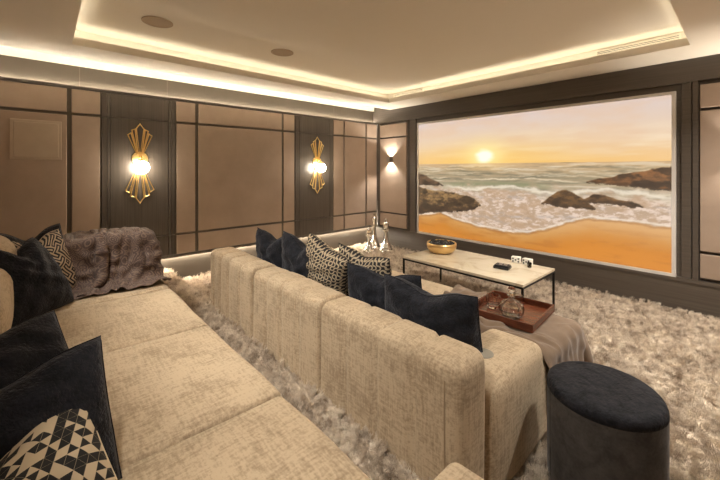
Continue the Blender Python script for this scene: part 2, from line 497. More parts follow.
def carpet():
    bm = bmesh.new(); rng = np.random.default_rng(3)
    st = .045
    xs = np.arange(BX + .01, W - .005, st); xs[-1] = W - .005
    def sheet(ys, zf):
        hn = fbm2(rng, (len(ys), len(xs)), (len(ys) / 6, len(xs) / 6), 3)
        rows = [[bm.verts.new((x, y, zf + .022 * float(hn[j, i]))) for i, x in enumerate(xs)] for j, y in enumerate(ys)]
        for a, b in zip(rows, rows[1:]):
            for i in range(len(xs) - 1): bm.faces.new((a[i], a[i + 1], b[i + 1], b[i]))
        return rows
    lo = sheet(np.arange(STEP_Y + .004, -.02, st), -.030)
    hi = sheet(np.arange(-4.95, STEP_Y + .004, st), RISE + .004)
    for i in range(len(xs) - 1): bm.faces.new((hi[-1][i], hi[-1][i + 1], lo[0][i + 1], lo[0][i]))
    o = obj('shag_carpet', fix(bm), m_carpet, smooth=True)
    for p in o.data.polygons:
        pass
    if sum(p.normal.z for p in o.data.polygons) < 0: o.data.flip_normals()
    tag(o, 'deep cream shag carpet covering the floor and the low step', 'carpet', kind='stuff')
    md = o.modifiers.new('pile', 'PARTICLE_SYSTEM'); ps = md.particle_system; s = ps.settings
    s.type = 'HAIR'; s.count = 38000; s.hair_length = .062; s.hair_step = 4; s.render_step = 3
    s.use_advanced_hair = True
    s.emit_from = 'FACE'; s.use_emit_random = True; s.use_even_distribution = True
    s.hair_length = .046
    s.normal_factor = .0098; s.factor_random = .0095; s.brownian_factor = .004
    s.child_type = 'INTERPOLATED'; s.rendered_child_count = 22; s.child_percent = 1 if hasattr(s, 'child_percent') else 1
    s.clump_factor = .62; s.clump_shape = -.1; s.child_length = 1; 
    s.roughness_1 = .012; s.roughness_1_size = .3; s.roughness_2 = .02; s.roughness_endpoint = .018
    s.root_radius = 1.0; s.tip_radius = .35; s.radius_scale = .0022
    s.material = 1
    return o
carpet()

# ------------------------------------------------------------------ projection screen and its picture
def paint_picture(w=440, h=248):
    rng = np.random.default_rng(11)
    u = np.linspace(0, 1, w)[None, :].repeat(h, 0); v = np.linspace(0, 1, h)[:, None].repeat(w, 1)
    X = 1.03 + 3.355 * u; Z = .372 + 1.88 * v             # metres on the wall
    def lerp(a, b, t): return a + (b - a) * np.clip(t, 0, 1)[..., None]
    C = lambda *c: np.array(c) / 255.0
    n1 = fbm2(rng, (h, w), (10, 6)); n2 = fbm2(rng, (h, w), (40, 14)); n3 = fbm2(rng, (h, w), (70, 60), 4, .7); n4 = fbm2(rng, (h, w), (24, 24), 5)
    hz = 1.555
    t = (Z - hz) / (2.28 - hz)
    sky = lerp(C(238, 192, 128)[None, None], C(232, 204, 174)[None, None], t / .38)
    sky = lerp(sky, C(216, 199, 194)[None, None], (t - .38) / .62)
    st = fbm2(rng, (h, w), (26, 5), 4)
    sky = lerp(sky, C(244, 224, 196)[None, None], np.clip((st - .5) * 5, 0, 1) * np.clip(1.2 - np.abs(t - .32) * 3, 0, 1) * .55)
    cl = np.clip((n1 - .46) * 5, 0, 1) * np.clip(t * 2.4, 0, 1)
    sky = lerp(sky, C(226, 190, 160)[None, None], cl * .5)
    sx = np.exp(-((X - 2.25) / 1.3) ** 2) * np.exp(-(t / .42) ** 2)
    sky = lerp(sky, C(250, 200, 92)[None, None], sx * .6)
    d = np.hypot((X - 2.27) / 1.35, (Z - 1.665) / .95) + (n2 - .5) * .05
    sky = lerp(sky, C(255, 236, 160)[None, None], np.exp(-(d / .20) ** 2))
    sky = lerp(sky, C(255, 255, 235)[None, None], np.clip(2.0 - d / .062, 0, 1))
    # sea
    ts = np.clip((hz - Z) / .6, 0, 1)
    sea = lerp(C(206, 172, 128)[None, None], C(172, 152, 120)[None, None], ts / .3)
    sea = lerp(sea, C(186, 170, 144)[None, None], (ts - .3) / .5)
    wv = fbm2(rng, (h, w), (60, 9), 4)
    sea = lerp(sea, C(120, 112, 92)[None, None], np.clip((wv - .54) * 6, 0, 1) * .6)
    sea = lerp(sea, C(226, 212, 186)[None, None], np.clip((wv - .42) * -9, 0, 1) * .6)
    gw = np.exp(-((Z - 1.235 - .02 * np.sin(3 * X)) / .045) ** 2) * np.clip((X - 1.45) * 3, 0, 1) * np.clip((3.3 - X) * 3, 0, 1)
    sea = lerp(sea, C(140, 140, 106)[None, None], gw * .85)
    sea = lerp(sea, C(240, 200, 130)[None, None], np.exp(-((X - 2.27) / .35) ** 2) * np.exp(-((Z - 1.52) / .06) ** 2) * .6)
    for zc, am, ph in ((1.505, .5, 0), (1.465, .55, 2), (1.42, .7, 4), (1.375, .6, 1), (1.325, .8, 3)):
        ln = np.exp(-((Z - zc - .012 * np.sin(4 * X + ph) - (n4 - .5) * .05) / .010) ** 2) * np.clip((n2 - .44) * 8, 0, 1)
        sea = lerp(sea, C(238, 218, 184)[None, None], ln * am)
        dk_ = np.exp(-((Z - zc + .022 - (n4 - .5) * .05) / .012) ** 2) * np.clip((n2 - .40) * 6, 0, 1)
        sea = lerp(sea, C(112, 108, 86)[None, None], dk_ * am * .6)
    fo = np.clip((1.24 - Z + (n4 - .5) * .35) / .16, 0, 1)
    foam = lerp(C(186, 158, 132)[None, None], C(232, 208, 190)[None, None], np.clip((n3 - .42) * 5.5, 0, 1))
    foam = lerp(foam, C(168, 156, 148)[None, None], np.clip((n2 - .55) * 6, 0, 1) * .6)
    foam = lerp(foam, C(184, 150, 118)[None, None], np.clip((n4 - .50) * 6, 0, 1) * .65)
    img = lerp(sea, foam, fo * .92)
    cr = np.exp(-((Z - 1.19 - .025 * np.sin(5 * X + 1) - (n4 - .5) * .1) / .022) ** 2) * np.clip((X - 1.4) * 2, 0, 1)
    img = lerp(img, C(240, 228, 206)[None, None], cr * .8)
    img = np.where((Z > hz)[..., None], sky, img)
    # sand
    ex = np.interp(X, (1.0, 1.3, 1.50, 1.75, 2.03, 2.35, 2.66, 2.95, 3.13, 3.4, 3.64, 4.03, 4.41), (.66, .70, .745, .68, .625, .59, .585, .61, .68, .80, .885, .875, .85))
    e = ex + (n4 - .5) * .05
    s = np.clip((e - Z) / .02, 0, 1)
    sand = lerp(C(208, 156, 92)[None, None], C(196, 124, 44)[None, None], (e - Z) / .22)
    sand = lerp(sand, C(212, 134, 46)[None, None], (e - Z - .12) / .25)
    sand = lerp(sand, C(170, 100, 36)[None, None], np.clip((n2 - .52) * 5, 0, 1) * .4)
    right = np.clip((X - 3.0) / .5, 0, 1) * np.clip(1 - (e - Z) / .3, 0, 1)
    sand = lerp(sand, C(222, 176, 124)[None, None], right * .8)
    img = img * (1 - s[..., None]) + sand * s[..., None]
    lip = np.exp(-((e - Z + .012) / .012) ** 2)
    img = lerp(img, C(244, 228, 206)[None, None], lip * .7)
    sh = np.exp(-((e - Z - .022) / .012) ** 2)
    img = lerp(img, C(150, 100, 56)[None, None], sh * .5)
    # rocks: upper edge and lower edge as polylines
    def rock(px, top, bot, base, lit):
        nonlocal img
        tp = np.interp(X, px, top, left=-9, right=-9) + (n4 - .5) * .06; bt = np.interp(X, px, bot, left=9, right=9) + (n3 - .5) * .06
        m = np.clip((tp - Z) / .012, 0, 1) * np.clip((Z - bt) / .012, 0, 1)
        hh = (Z - bt) / np.maximum(.02, tp - bt)
        c = lerp(base[None, None], lit[None, None], hh * 1.1 - .15 + (n3 - .5) * 2.4 + (n2 - .5) * 1.4)
        c = lerp(c, C(48, 36, 26)[None, None], np.clip((n4 - .52) * 9, 0, 1) * .7)
        img = img * (1 - m[..., None]) + c * m[..., None]
    dk, md_ = C(74, 54, 38), C(146, 108, 68)
    rock((.98, 1.05, 1.2, 1.4, 1.55), (1.40, 1.40, 1.36, 1.28, 1.20), (1.18, 1.18, 1.19, 1.19, 1.19), C(80, 62, 48), C(118, 90, 64))
    rock((.98, 1.3, 1.7, 1.95, 2.1, 2.22), (1.16, 1.12, 1.10, 1.06, 1.02, .94), (.66, .72, .77, .80, .84, .92), dk, C(158, 124, 80))
    rock((3.08, 3.16, 3.28, 3.38, 3.5, 3.6, 3.7), (1.02, 1.10, 1.19, 1.22, 1.16, 1.09, 1.0), (1.0, 1.0, .98, .97, .98, .98, .98), dk, C(126, 92, 56))
    rock((3.56, 3.68, 3.8, 3.92, 4.05, 4.15), (1.10, 1.16, 1.17, 1.13, 1.10, 1.05), (1.06, 1.05, 1.05, 1.04, 1.03, 1.03), dk, C(130, 94, 58))
    rock((3.6, 3.75, 3.95, 4.15, 4.45), (1.32, 1.36, 1.41, 1.46, 1.50), (1.30, 1.29, 1.27, 1.25, 1.22), C(90, 62, 40), C(146, 98, 58))
    return np.clip(img, 0, 1)
def build_screen():
    root = thing('projection_screen', 'large wide screen showing a beach at sunset on the dark wall', 'screen', (2.705, .03, .32))
    px0, px1, pz0, pz1 = 1.030, 4.385, .372, 2.252
    w, h = 440, 248
    img = paint_picture(w, h)
    lin = np.where(img <= .04045, img / 12.92, ((img + .055) / 1.055) ** 2.4)
    xs = np.linspace(px0, px1, w); zs = np.linspace(pz0, pz1, h)
    XX, ZZ = np.meshgrid(xs, zs)
    O = np.array(root.location)
    co = np.stack([XX - O[0], np.full_like(XX, -.010 - O[1]), ZZ - O[2]], -1).reshape(-1, 3)
    idx = np.arange(w * h).reshape(h, w)
    f = np.stack([idx[:-1, :-1], idx[:-1, 1:], idx[1:, 1:], idx[1:, :-1]], -1).reshape(-1, 4)
    me = bpy.data.meshes.new('picture'); me.from_pydata(co.tolist(), [], f.tolist())
    at = me.color_attributes.new('picture', 'FLOAT_COLOR', 'POINT')
    at.data.foreach_set('color', np.concatenate([lin.reshape(-1, 3), np.ones((w * h, 1))], 1).astype(np.float32).ravel())
    m, nt, b = new_mat('screen picture')
    a = N(nt, 'ShaderNodeVertexColor', layer_name='picture')
    b.inputs['Base Color'].default_value = (.03, .03, .03, 1); b.inputs['Roughness'].default_value = .6
    setin(nt, b, 'Emission Color', a.outputs[0]); b.inputs['Emission Strength'].default_value = SCREEN
    me.materials.append(m)
    o = bpy.data.objects.new('picture', me); col.objects.link(o); o.parent = root
    fb = bmesh.new(); t = .034
    for q in ((px0 - t, px1 + t, pz1, pz1 + t), (px0 - t, px1 + t, pz0 - t, pz0), (px0 - t, px0, pz0, pz1), (px1, px1 + t, pz0, pz1)):
        add_box(fb, q[0], q[1], -.016, .028, q[2], q[3])
    obj('border', fb, m_bezel, root)
    obj('backing', box(px0, px1, -.006, .028, pz0, pz1), m_dark, root)
SCREEN = .345
build_screen()

# ------------------------------------------------------------------ wall lights
def fan(cy, zbase, up, x, k=1.0):
    """three nested art-deco frames opening away from the rose"""
    s = 1 if up else -1
    H = .40 if up else .46; wd = .125 if up else .145
    fr = []
    fr.append([(0, .0), (-.040 * k, H * .86), (0, H), (.040 * k, H * .86)])
    fr.append([(-.012, 0), (-.085 * k * wd / .125, H * .80), (-.052 * k, H * .84), (-.020, .03)])
    fr.append([(.012, 0), (.085 * k * wd / .125, H * .80), (.052 * k, H * .84), (.020, .03)])
    fr.append([(-.020, 0), (-wd, H * .66), (-wd * .74, H * .72), (-.026, .03)])
    fr.append([(.020, 0), (wd, H * .66), (wd * .74, H * .72), (.026, .03)])
    bm = bmesh.new()
    for f in fr:
        add_tube(bm, [(x, cy + a, zbase + s * b) for a, b in f], .007, 6, closed=True)
    return bm
def sconce(cy, label):
    r = thing('wall_sconce', label, 'wall light', (.003, cy, 1.58), group='brass fan sconces on the dark pilasters')
    obj('fan_frame', fan(cy, 1.61, True, .022), m_gold, r)
    obj('fan_frame', fan(cy, 1.52, False, .022), m_gold, r)
    bm = bmesh.new(); add_lathe(bm, ((.001, 0), (.088, 0), (.088, .010), (.080, .018), (.03, .022), (.001, .022)), (0, 0, 0), 36)
    bm.transform(Matrix.Translation((.003, cy, 1.59)) @ Matrix.Rotation(PI / 2, 4, 'Y'))
    obj('rose', bm, m_gold, r, smooth=False)
    obj('arm', tube([(.02, cy, 1.605), (.09, cy, 1.61), (.125, cy, 1.60), (.13, cy, 1.585)], .009, 10), m_gold, r, smooth=True)
    obj('holder', lathe(((.001, .03), (.034, .028), (.040, 0), (.001, 0)), (.13, cy, 1.558), 24), m_gold, r, smooth=True)
    prof = [(max(.001, .078 * math.sin(PI * i / 18)), -.078 * math.cos(PI * i / 18)) for i in range(19)]
    obj('globe', lathe(prof, (.13, cy, 1.49), 32), m_globe, r, smooth=True)
sconce(-4.06, 'gold fan wall sconce with a lit globe, the nearer one at left')
sconce(-1.47, 'gold fan wall sconce with a lit globe, the farther one towards the corner')

def spot(name, loc, rot, power, cone, blend, colr, parent, radius=.015):
    l = bpy.data.lights.new(name, 'SPOT'); l.energy = power; l.spot_size = R(cone); l.spot_blend = blend; l.color = colr; l.shadow_soft_size = radius
    o = bpy.data.objects.new(name, l); col.objects.link(o); o.rotation_euler = rot
    o.location = MW[parent.name].inverted() @ Vector(loc); o.parent = parent
    return o
WARM = (1, .80, .56)
for x, lab in ((.385, 'small dark up and down wall light beside the screen, in the far corner'), (4.965, 'small dark up and down wall light on the panel right of the screen')):
    r = thing('wall_light', lab, 'wall light', (x, -.02, 1.65), group='up and down lights beside the screen')
    obj('back_plate', box(x - .035, x + .035, -.026, -.02, 1.60, 1.70), m_steel, r)
    bm = bmesh.new()
    for q in ((x - .04, x + .04, -.106, -.102), (x - .04, x + .04, -.030, -.026), (x - .04, x - .036, -.102, -.030), (x + .036, x + .04, -.102, -.030)):
        add_box(bm, *q, 1.60, 1.70)
    add_box(bm, x - .036, x + .036, -.102, -.030, 1.645, 1.655)
    obj('housing', bm, m_steel, r)
    for z, s in ((1.662, 1), (1.638, -1)):
        obj('lens', box(x - .028, x + .028, -.094, -.038, z - .003, z + .003), m_lens, r)
        spot('beam', (x, -.066, z + s * .008), (PI if s > 0 else 0, 0, 0), 15, 118, .5, (1, .92, .80), r)

# fill lamps added out of view in soffit and raised ceiling to brighten the room
def fill_lamp(x, y, HS, lab, power, aim=None, cone=80):
    r = thing('fill_lamp', lab, 'ceiling light', (x, y, HS), group='added fill lamps in the soffit' if HS < 2.7 else 'added fill lamps in the raised ceiling')
    obj('ring', lathe(((.038, 0), (.05, 0), (.05, -.004), (.038, -.006)), (x, y, HS), 28, closed=True), m_white, r)
    obj('lens', lathe(((.001, -.001), (.036, -.001), (.036, -.003), (.001, -.003)), (x, y, HS), 24), m_lens, r)
    rot = (0, 0, 0) if aim is None else (Vector(aim) - Vector((x, y, HS))).to_track_quat('-Z', 'Y').to_euler()
    spot('beam', (x, y, HS - .012), rot, power, 125 if aim is None else cone, .95, (1, .95, .86), r, .08)
for x, y in ((5.0, -.9), (5.0, -2.2)):  # added, unseen: brighten the carpet on the right
    fill_lamp(x, y, HS, 'small round fill lamp added in the soffit outside the picture', 80)
for x, tx in ((1.9, 1.9), (3.0, 2.8), (4.2, 3.7)):  # added behind the camera to light the front sofa's back
    fill_lamp(x, -5.13, HS, 'small added fill lamp in the rear soffit turned towards the sofas', 76, (tx, -3.73, .55), 60)
for x, y in ((3.2, -4.35), (4.2, -3.5), (4.2, -4.35), (3.3, -3.6), (4.2, -2.6)):  # added, unseen: weak fill over the sofas
    fill_lamp(x, y, HU, 'small round fill lamp added in the raised ceiling outside the picture', 2.2)
for x, y, aim in ((4.15, -2.35, (1.0, -.9, 0)), (4.45, -2.15, (3.6, -.8, 0))):  # added, unseen: lift the carpet towards the screen and far corner
    fill_lamp(x, y, HU, 'small added fill lamp in the raised ceiling turned towards the screen end', 70, aim)

# ------------------------------------------------------------------ front sofa
sofa = thing('sofa', 'beige channel-backed sofa in front, seen from behind, facing the screen', 'sofa', (2.77, -2.95, 0))
BK = ((1.37, 2.345), (2.352, 3.235), (3.242, 4.168))
for i, (a, b) in enumerate(BK):
    L = b - a
    ch = [a + L * f for f in (.25, .5, .75)] if i else [a + L * f for f in (.17, .34, .53, .77)]
    obj('backrest', soft_box(a, b, -3.725, -3.485, -.005, .692, r=.06, step=.02, puff=.005, channels=ch, cdepth=.022 if i else .026, cw=.014, seed=i, wob=.0025, rl=.10 if i == 0 else .022, rr=.065 if i == 2 else .022), m_sofa, sofa, smooth=True)
for i, (a, b) in enumerate(((1.37, 2.345), (2.352, 3.235), (3.242, 4.18))):
    obj('seat', soft_box(a, b, -3.50, -2.20, -.005, .42, r=.06, step=.07, puff=.018, seed=9 + i, rl=.03, rr=.03), m_sofa, sofa, smooth=True)
arm = obj('armrest', soft_box(3.86, 4.18, -3.50, -2.885, -.005, .52, r=.055, step=.05, puff=.012, seed=21), m_sofa, sofa, smooth=True)
obj('seam', tube([(4.105, -3.727, z) for z in (.12, .3, .5, .62)], .003, 6), m_piping, sofa)
obj('disc', lathe(((.001, 0), (.050, 0), (.050, .006), (.045, .009), (.001, .009)), (4.025, -3.27, .534), 32), m_disc, arm, label='grey round disc on the armrest')

# ------------------------------------------------------------------ back sofa on the step
bs = thing('sofa', 'beige deep sofa on the carpeted step along the left, nearest the camera', 'sofa', (2.9, -4.75, RISE))
SZ = .58
for i, (a, b) in enumerate(((1.2, 2.0), (2.003, 2.83), (2.833, 3.66), (3.663, 4.285))):
    obj('seat', soft_box(a, b, -5.30, -4.205, RISE + .03, SZ - .004, r=.035, step=.06, puff=.010, seed=30 + i, wob=.003, rl=.015, rr=.015), m_sofa, bs, smooth=True)
obj('chaise_seat', soft_box(4.29, 5.36, -5.30, -3.955, RISE + .03, SZ, r=.04, step=.07, puff=.012, seed=40), m_sofa, bs, smooth=True)
obj('armrest', soft_box(1.19, 1.55, -5.30, -4.215, RISE + .03, .92, r=.04, step=.06, puff=.01, seed=41), m_sofa, bs, smooth=True)
for i, (a, b) in enumerate(((1.19, 2.83), (2.835, 4.285), (4.29, 5.36))):
    obj('backrest', soft_box(a, b, -5.50, -5.30, RISE + .03, .90, r=.06, step=.08, puff=.01, seed=44 + i), m_sofa, bs, smooth=True)
obj('back_cushion', soft_box(1.56, 2.06, -5.30, -5.07, SZ, 1.03, r=.09, step=.05, puff=.03, seed=50), m_sofa, bs, smooth=True)
obj('back_cushion', soft_box(2.07, 2.90, -5.30, -5.06, SZ, .93, r=.09, step=.05, puff=.03, seed=51), m_sofa, bs, smooth=True)

# ------------------------------------------------------------------ pillows
def pillow_bm(w, h, t, chop, seed, pinch=0, n=30):
    rng = random.Random(seed); ph = [rng.uniform(0, 6.28) for _ in range(8)]
    bm = bmesh.new(); uvl = bm.loops.layers.uv.new('UVMap')
    def P(i, j, side):
        u = -1 + 2 * i / n; v = -1 + 2 * j / n
        x = w / 2 * u * (1 - .03 * (1 - v * v)); z = h / 2 * v * (1 - .06 * (1 - u * u))
        e = max(0, (1 - u * u) * (1 - v * v))
        th = t / 2 * e ** .40
        top = max(0, (v + .35) / 1.35)
        c = chop * math.exp(-(u / .42) ** 2) * top ** 1.3
        z -= c * h
        x *= 1 - (.10 * chop * 4 + pinch) * top
        th *= 1 + .9 * chop * math.exp(-(u / .5) ** 2) * top
        # creases running out of the dent, soft wrinkles along the edges
        th -= t * .12 * chop * 4 * math.exp(-(u / .10) ** 2) * top ** 2 * e ** .3
        wr = .006 * (math.sin(11 * u + 5 * v + ph[0]) + math.sin(13 * v - 6 * u + ph[1]) + .6 * math.sin(23 * u * v + ph[2]))
        y = side * (th + wr * e ** .5)
        return (x, y, z), ((u + 1) / 2, (v + 1) / 2)
    vs = {}
    def V(i, j, s):
        if i in (0, n) or j in (0, n): s = 1
        if (i, j, s) not in vs:
            p, uv = P(i, j, s); vs[(i, j, s)] = (bm.verts.new(p), uv)
        return vs[(i, j, s)]
    for s in (1, -1):
        for i in range(n):
            for j in range(n):
                q = [V(i, j, s), V(i + 1, j, s), V(i + 1, j + 1, s), V(i, j + 1, s)]
                if s == 1: q = q[::-1]
                f = bm.faces.new([a[0] for a in q])
                for lp, a in zip(f.loops, q): lp[uvl].uv = (a[1][0] + (0 if s == 1 else 2), a[1][1])
    piping = [P(i, 0, 1)[0] for i in range(n)] + [P(n, j, 1)[0] for j in range(n)] + [P(n - i, n, 1)[0] for i in range(n)] + [P(0, n - j, 1)[0] for j in range(n)]
    return fix(bm), piping
def pillow(label, mat, base, yaw, lean=12, roll=0, w=.5, h=.5, t=.17, chop=.10, seed=1, group='scatter pillows on the front sofa', edge=None, pinch=0):
    """base = middle of the lower edge; yaw 0 faces +Y (away from the back of the sofa)"""
    rot = (Matrix.Rotation(R(yaw), 4, 'Z') @ Matrix.Rotation(R(lean), 4, 'X') @ Matrix.Rotation(R(roll), 4, 'Y'))
    r = thing('throw_pillow', label, 'pillow', base, rot.to_euler(), group)
    bm, pp = pillow_bm(w, h, t, chop, seed, pinch)
    hz = h / 2 * .97
    if roll: hz = h / 2 * (abs(math.cos(R(roll))) + abs(math.sin(R(roll)))) * .93
    up = Matrix.Rotation(-R(roll), 4, 'Y') @ Vector((0, 0, hz))
    bm.transform(Matrix.Translation(up))
    obj('cover', bm, mat, r, world=False, smooth=True)
    obj('piping', tube([Vector(p) + up for p in pp], .0028, 6, closed=True), edge or mat, r, world=False, smooth=True)
    return r
FS = .425
# front sofa, from the far end to the near end
pillow('dark navy pillow at the far left end of the front sofa', m_navy, (1.99, -3.29, FS), 6, 11, 4, .50, .48, .22, .17, 1)
pillow('dark navy pillow, second from the far end of the front sofa', m_navy, (2.47, -3.28, FS), 10, 11, 5, .50, .51, .22, .19, 2)
pillow('black and cream squiggle pillow tipped on its corner beside the navy pair', m_maze, (2.73, -3.25, FS), 4, 11, 20, .45, .45, .20, .05, 3)
pillow('black and cream squiggle pillow partly hidden behind a navy pillow', m_maze, (3.00, -3.08, FS), 6, 14, 5, .50, .46, .18, .08, 4)
pillow('navy velvet pillow between the squiggle pillow and the armrest pillow', m_navy, (3.33, -3.24, FS), 14, 11, 0, .57, .42, .19, .12, 5)
pillow('large navy velvet pillow nearest the armrest of the front sofa', m_navy, (3.73, -3.29, FS), 8, 11, 1, .60, .435, .21, .13, 6)
# back sofa
BG = 'scatter pillows on the back sofa'
pillow('dark navy pillow mostly hidden behind the fret pillow in the far corner', m_navy, (1.62, -4.94, SZ), -58, 16, 0, .46, .50, .12, .16, 7, BG)
pillow('black and cream fret pillow in the far corner of the back sofa', m_key, (1.74, -4.92, SZ), -58, 20, 0, .46, .48, .18, .18, 8, BG, pinch=.08)
pillow('dark navy pillow standing in front of the fret pillow', m_navy, (2.05, -4.93, SZ), -44, 26, 0, .46, .50, .22, .20, 9, BG, pinch=.22)
pillow('navy velvet pillow low at the left edge, behind the nearer navy one', m_navy, (3.36, -5.02, SZ), -72, 46, 0, .50, .44, .18, .10, 10, BG)
pillow('large navy velvet pillow in the foreground at lower left', m_navy, (3.76, -5.00, SZ), -80, 22, 0, .50, .405, .22, .10, 11, BG)
pillow('black and cream shard-patterned pillow in the lower left corner, nearest the camera', m_shard, (4.02, -4.99, SZ), -78, 54, 0, .50, .42, .24, .22, 12, BG)

# ------------------------------------------------------------------ throws: cloth laid by a small position-based solver
def drape(P, rest, colliders, steps=170, its=7, ceiling=None, th=.007, floor=0.03):
    V = np.zeros_like(P); ru, rv = rest; rd = math.hypot(ru, rv)
    def con(A, B, r, k):
        d = B - A; l = np.sqrt((d * d).sum(-1, keepdims=True)) + 1e-9
        c = d * (.5 * k * (l - r) / l); A += c; B -= c
    n, m = P.shape[:2]
    for s in range(steps):
        prev = P.copy()
        V *= .96; V[..., 2] -= 9.8 * .012; P += V * .012
        start = P.copy()
        for it in range(its):
            for o in (0, 1):
                a, b = P[o:n - 1:2], P[o + 1:n:2]; con(a, b, ru, 1)
                a, b = P[:, o:m - 1:2], P[:, o + 1:m:2]; con(a, b, rv, 1)
            for o in (0, 1):
                con(P[o:n - 1:2, :-1], P[o + 1:n:2, 1:], rd, .35); con(P[o:n - 1:2, 1:], P[o + 1:n:2, :-1], rd, .35)
            for o in range(4):
                a = P[o:n - 2:4]; b = P[o + 2:n:4]; k = min(len(a), len(b)); con(a[:k], b[:k], 2 * ru, .08)
                a = P[:, o:m - 2:4]; b = P[:, o + 2:m:4]; k = min(a.shape[1], b.shape[1]); con(a[:, :k], b[:, :k], 2 * rv, .08)
            for c, h, r in colliders:
                d = P - c; hi = np.maximum(h - r, 1e-4); q = np.clip(d, -hi, hi); v = d - q
                l = np.sqrt((v * v).sum(-1))
                near = (l > 1e-6) & (l < r + th)
                P[near] = (c + q[near] + v[near] / l[near][:, None] * (r + th))
                deep = l <= 1e-6
                if deep.any():
                    dd = d[deep]; pen = np.concatenate([h - np.abs(dd)], 1); pen[:, 2] *= .6
                    ax = pen.argmin(1); pp = P[deep]; ii = np.arange(len(ax))
                    sg = np.where(dd[ii, ax] >= 0, 1, -1); sg = np.where(ax == 2, 1, sg)
                    pp[ii, ax] = c[ax] + sg * (h[ax] + th); P[deep] = pp
                near |= deep
                P[near, :2] = start[near, :2] + .45 * (P[near, :2] - start[near, :2])
                if it == its - 1:
                    prev[near] = prev[near] * .15 + P[near] * .85
            P[..., 2] = np.maximum(P[..., 2], floor)
            if ceiling is not None: ceiling(P)
        V = (P - prev) / .012
    return P
def cb(x0, x1, y0, y1, z0, z1, r):
    return (np.array(((x0 + x1) / 2, (y0 + y1) / 2, (z0 + z1) / 2)), np.array(((x1 - x0) / 2, (y1 - y0) / 2, (z1 - z0) / 2)), r)
def cloth_obj(name, P, mat, label, uvs=1.0, fold=.02, seed=1):
    n, m = P.shape[:2]
    rg = np.random.default_rng(seed)
    f = fbm2(rg, (n, m), (5, 7), 3, .5)
    ridge = np.clip(1 - np.abs(f - .5) / .09, 0, 1) + .6 * np.clip(1 - np.abs(fbm2(rg, (n, m), (9, 4), 2) - .5) / .10, 0, 1)
    nr = np.cross(np.gradient(P, axis=0), np.gradient(P, axis=1)); nr /= np.linalg.norm(nr, axis=-1, keepdims=True) + 1e-9
    if nr[..., 2].mean() < 0: nr = -nr
    P = P + nr * (fold * ridge)[..., None]
    bm = bmesh.new(); uvl = bm.loops.layers.uv.new('UVMap')
    vs = [[bm.verts.new(P[i, j]) for j in range(m)] for i in range(n)]
    for i in range(n - 1):
        for j in range(m - 1):
            f = bm.faces.new((vs[i][j], vs[i + 1][j], vs[i + 1][j + 1], vs[i][j + 1]))
            for lp, (a, b) in zip(f.loops, ((i, j), (i + 1, j), (i + 1, j + 1), (i, j + 1))): lp[uvl].uv = (a / (m - 1) * uvs, b / (m - 1) * uvs)
    o = obj(name, bm, mat, smooth=True)
    so = o.modifiers.new('thickness', 'SOLIDIFY'); so.thickness = .006; so.offset = 0
    ss = o.modifiers.new('smooth', 'SUBSURF'); ss.levels = 1; ss.render_levels = 1
    tag(o, label, 'throw blanket')
    return o
TRAY_C, TRAY_A, TRAY_W, TRAY_D = (3.80, -2.475), R(4), .44, .46
def throw_front():
    rng = np.random.default_rng(5)
    n, m = 62, 50; ru = 1.26 / (n - 1); rv = 1.2 / (m - 1)
    a = R(12); d1 = np.array((math.cos(a), math.sin(a))); d2 = np.array((-math.sin(a), math.cos(a)))
    s = (np.arange(n) * ru)[:, None] * .82; t = (np.arange(m) * rv)[None, :] * .74
    P = np.zeros((n, m, 3))
    P[..., 0] = 3.40 + s * d1[0] + t * d2[0]; P[..., 1] = -2.97 + s * d1[1] + t * d2[1]
    P[..., 2] = .56 + .16 * (fbm2(rng, (n, m), (6, 9), 3) - .5) + .03 * np.sin(t * 30 + 4 * s)
    def press(P):
        dx = P[..., 0] - TRAY_C[0]; dy = P[..., 1] - TRAY_C[1]
        c, s_ = math.cos(-TRAY_A), math.sin(-TRAY_A)
        lx, ly = dx * c - dy * s_, dx * s_ + dy * c
        k = (np.abs(lx) < TRAY_W / 2 + .01) & (np.abs(ly) < TRAY_D / 2 + .01)
        P[..., 2] = np.where(k & (P[..., 2] > .451) & (P[..., 2] < .60), .451, P[..., 2])
    P = drape(P, (ru, rv), [cb(1.37, 4.18, -3.5, -2.2, .05, .435, .06), cb(3.86, 4.19, -3.5, -2.88, .05, .545, .055), cb(4.26, 4.70, -3.25, -2.81, .02, .48, .2)], ceiling=press, floor=.02)
    cloth_obj('throw_blanket', P, m_taupe, 'rumpled taupe throw under the wooden tray, hanging off the front sofa seat')
throw_front()
def throw_back():
    rng = np.random.default_rng(8)
    n, m = 58, 50; ru = 1.14 / (n - 1); rv = 1.05 / (m - 1)
    s = (np.arange(n) * ru)[:, None]; t = (np.arange(m) * rv)[None, :]
    P = np.zeros((n, m, 3))
    P[..., 0] = .93 + s * .97 + 0 * t
    P[..., 1] = -4.86 + .59 * t ** 1.25 + .05 * np.sin(5 * s)
    P[..., 2] = 1.02 + .14 * (fbm2(rng, (n, m), (5, 9), 3) - .5) + .04 * np.sin(t * 24 + 3 * s) * np.clip(1.1 - t, 0, 1)
    P = drape(P, (ru, rv), [cb(1.19, 1.55, -5.3, -4.215, .1, .925, .045), cb(1.19, 4.29, -5.3, -4.2, .1, .585, .035)], floor=.2)
    cloth_obj('throw_blanket', P, m_paisley, 'plum paisley throw draped over the armrest of the back sofa', fold=.03, seed=4)
throw_back()

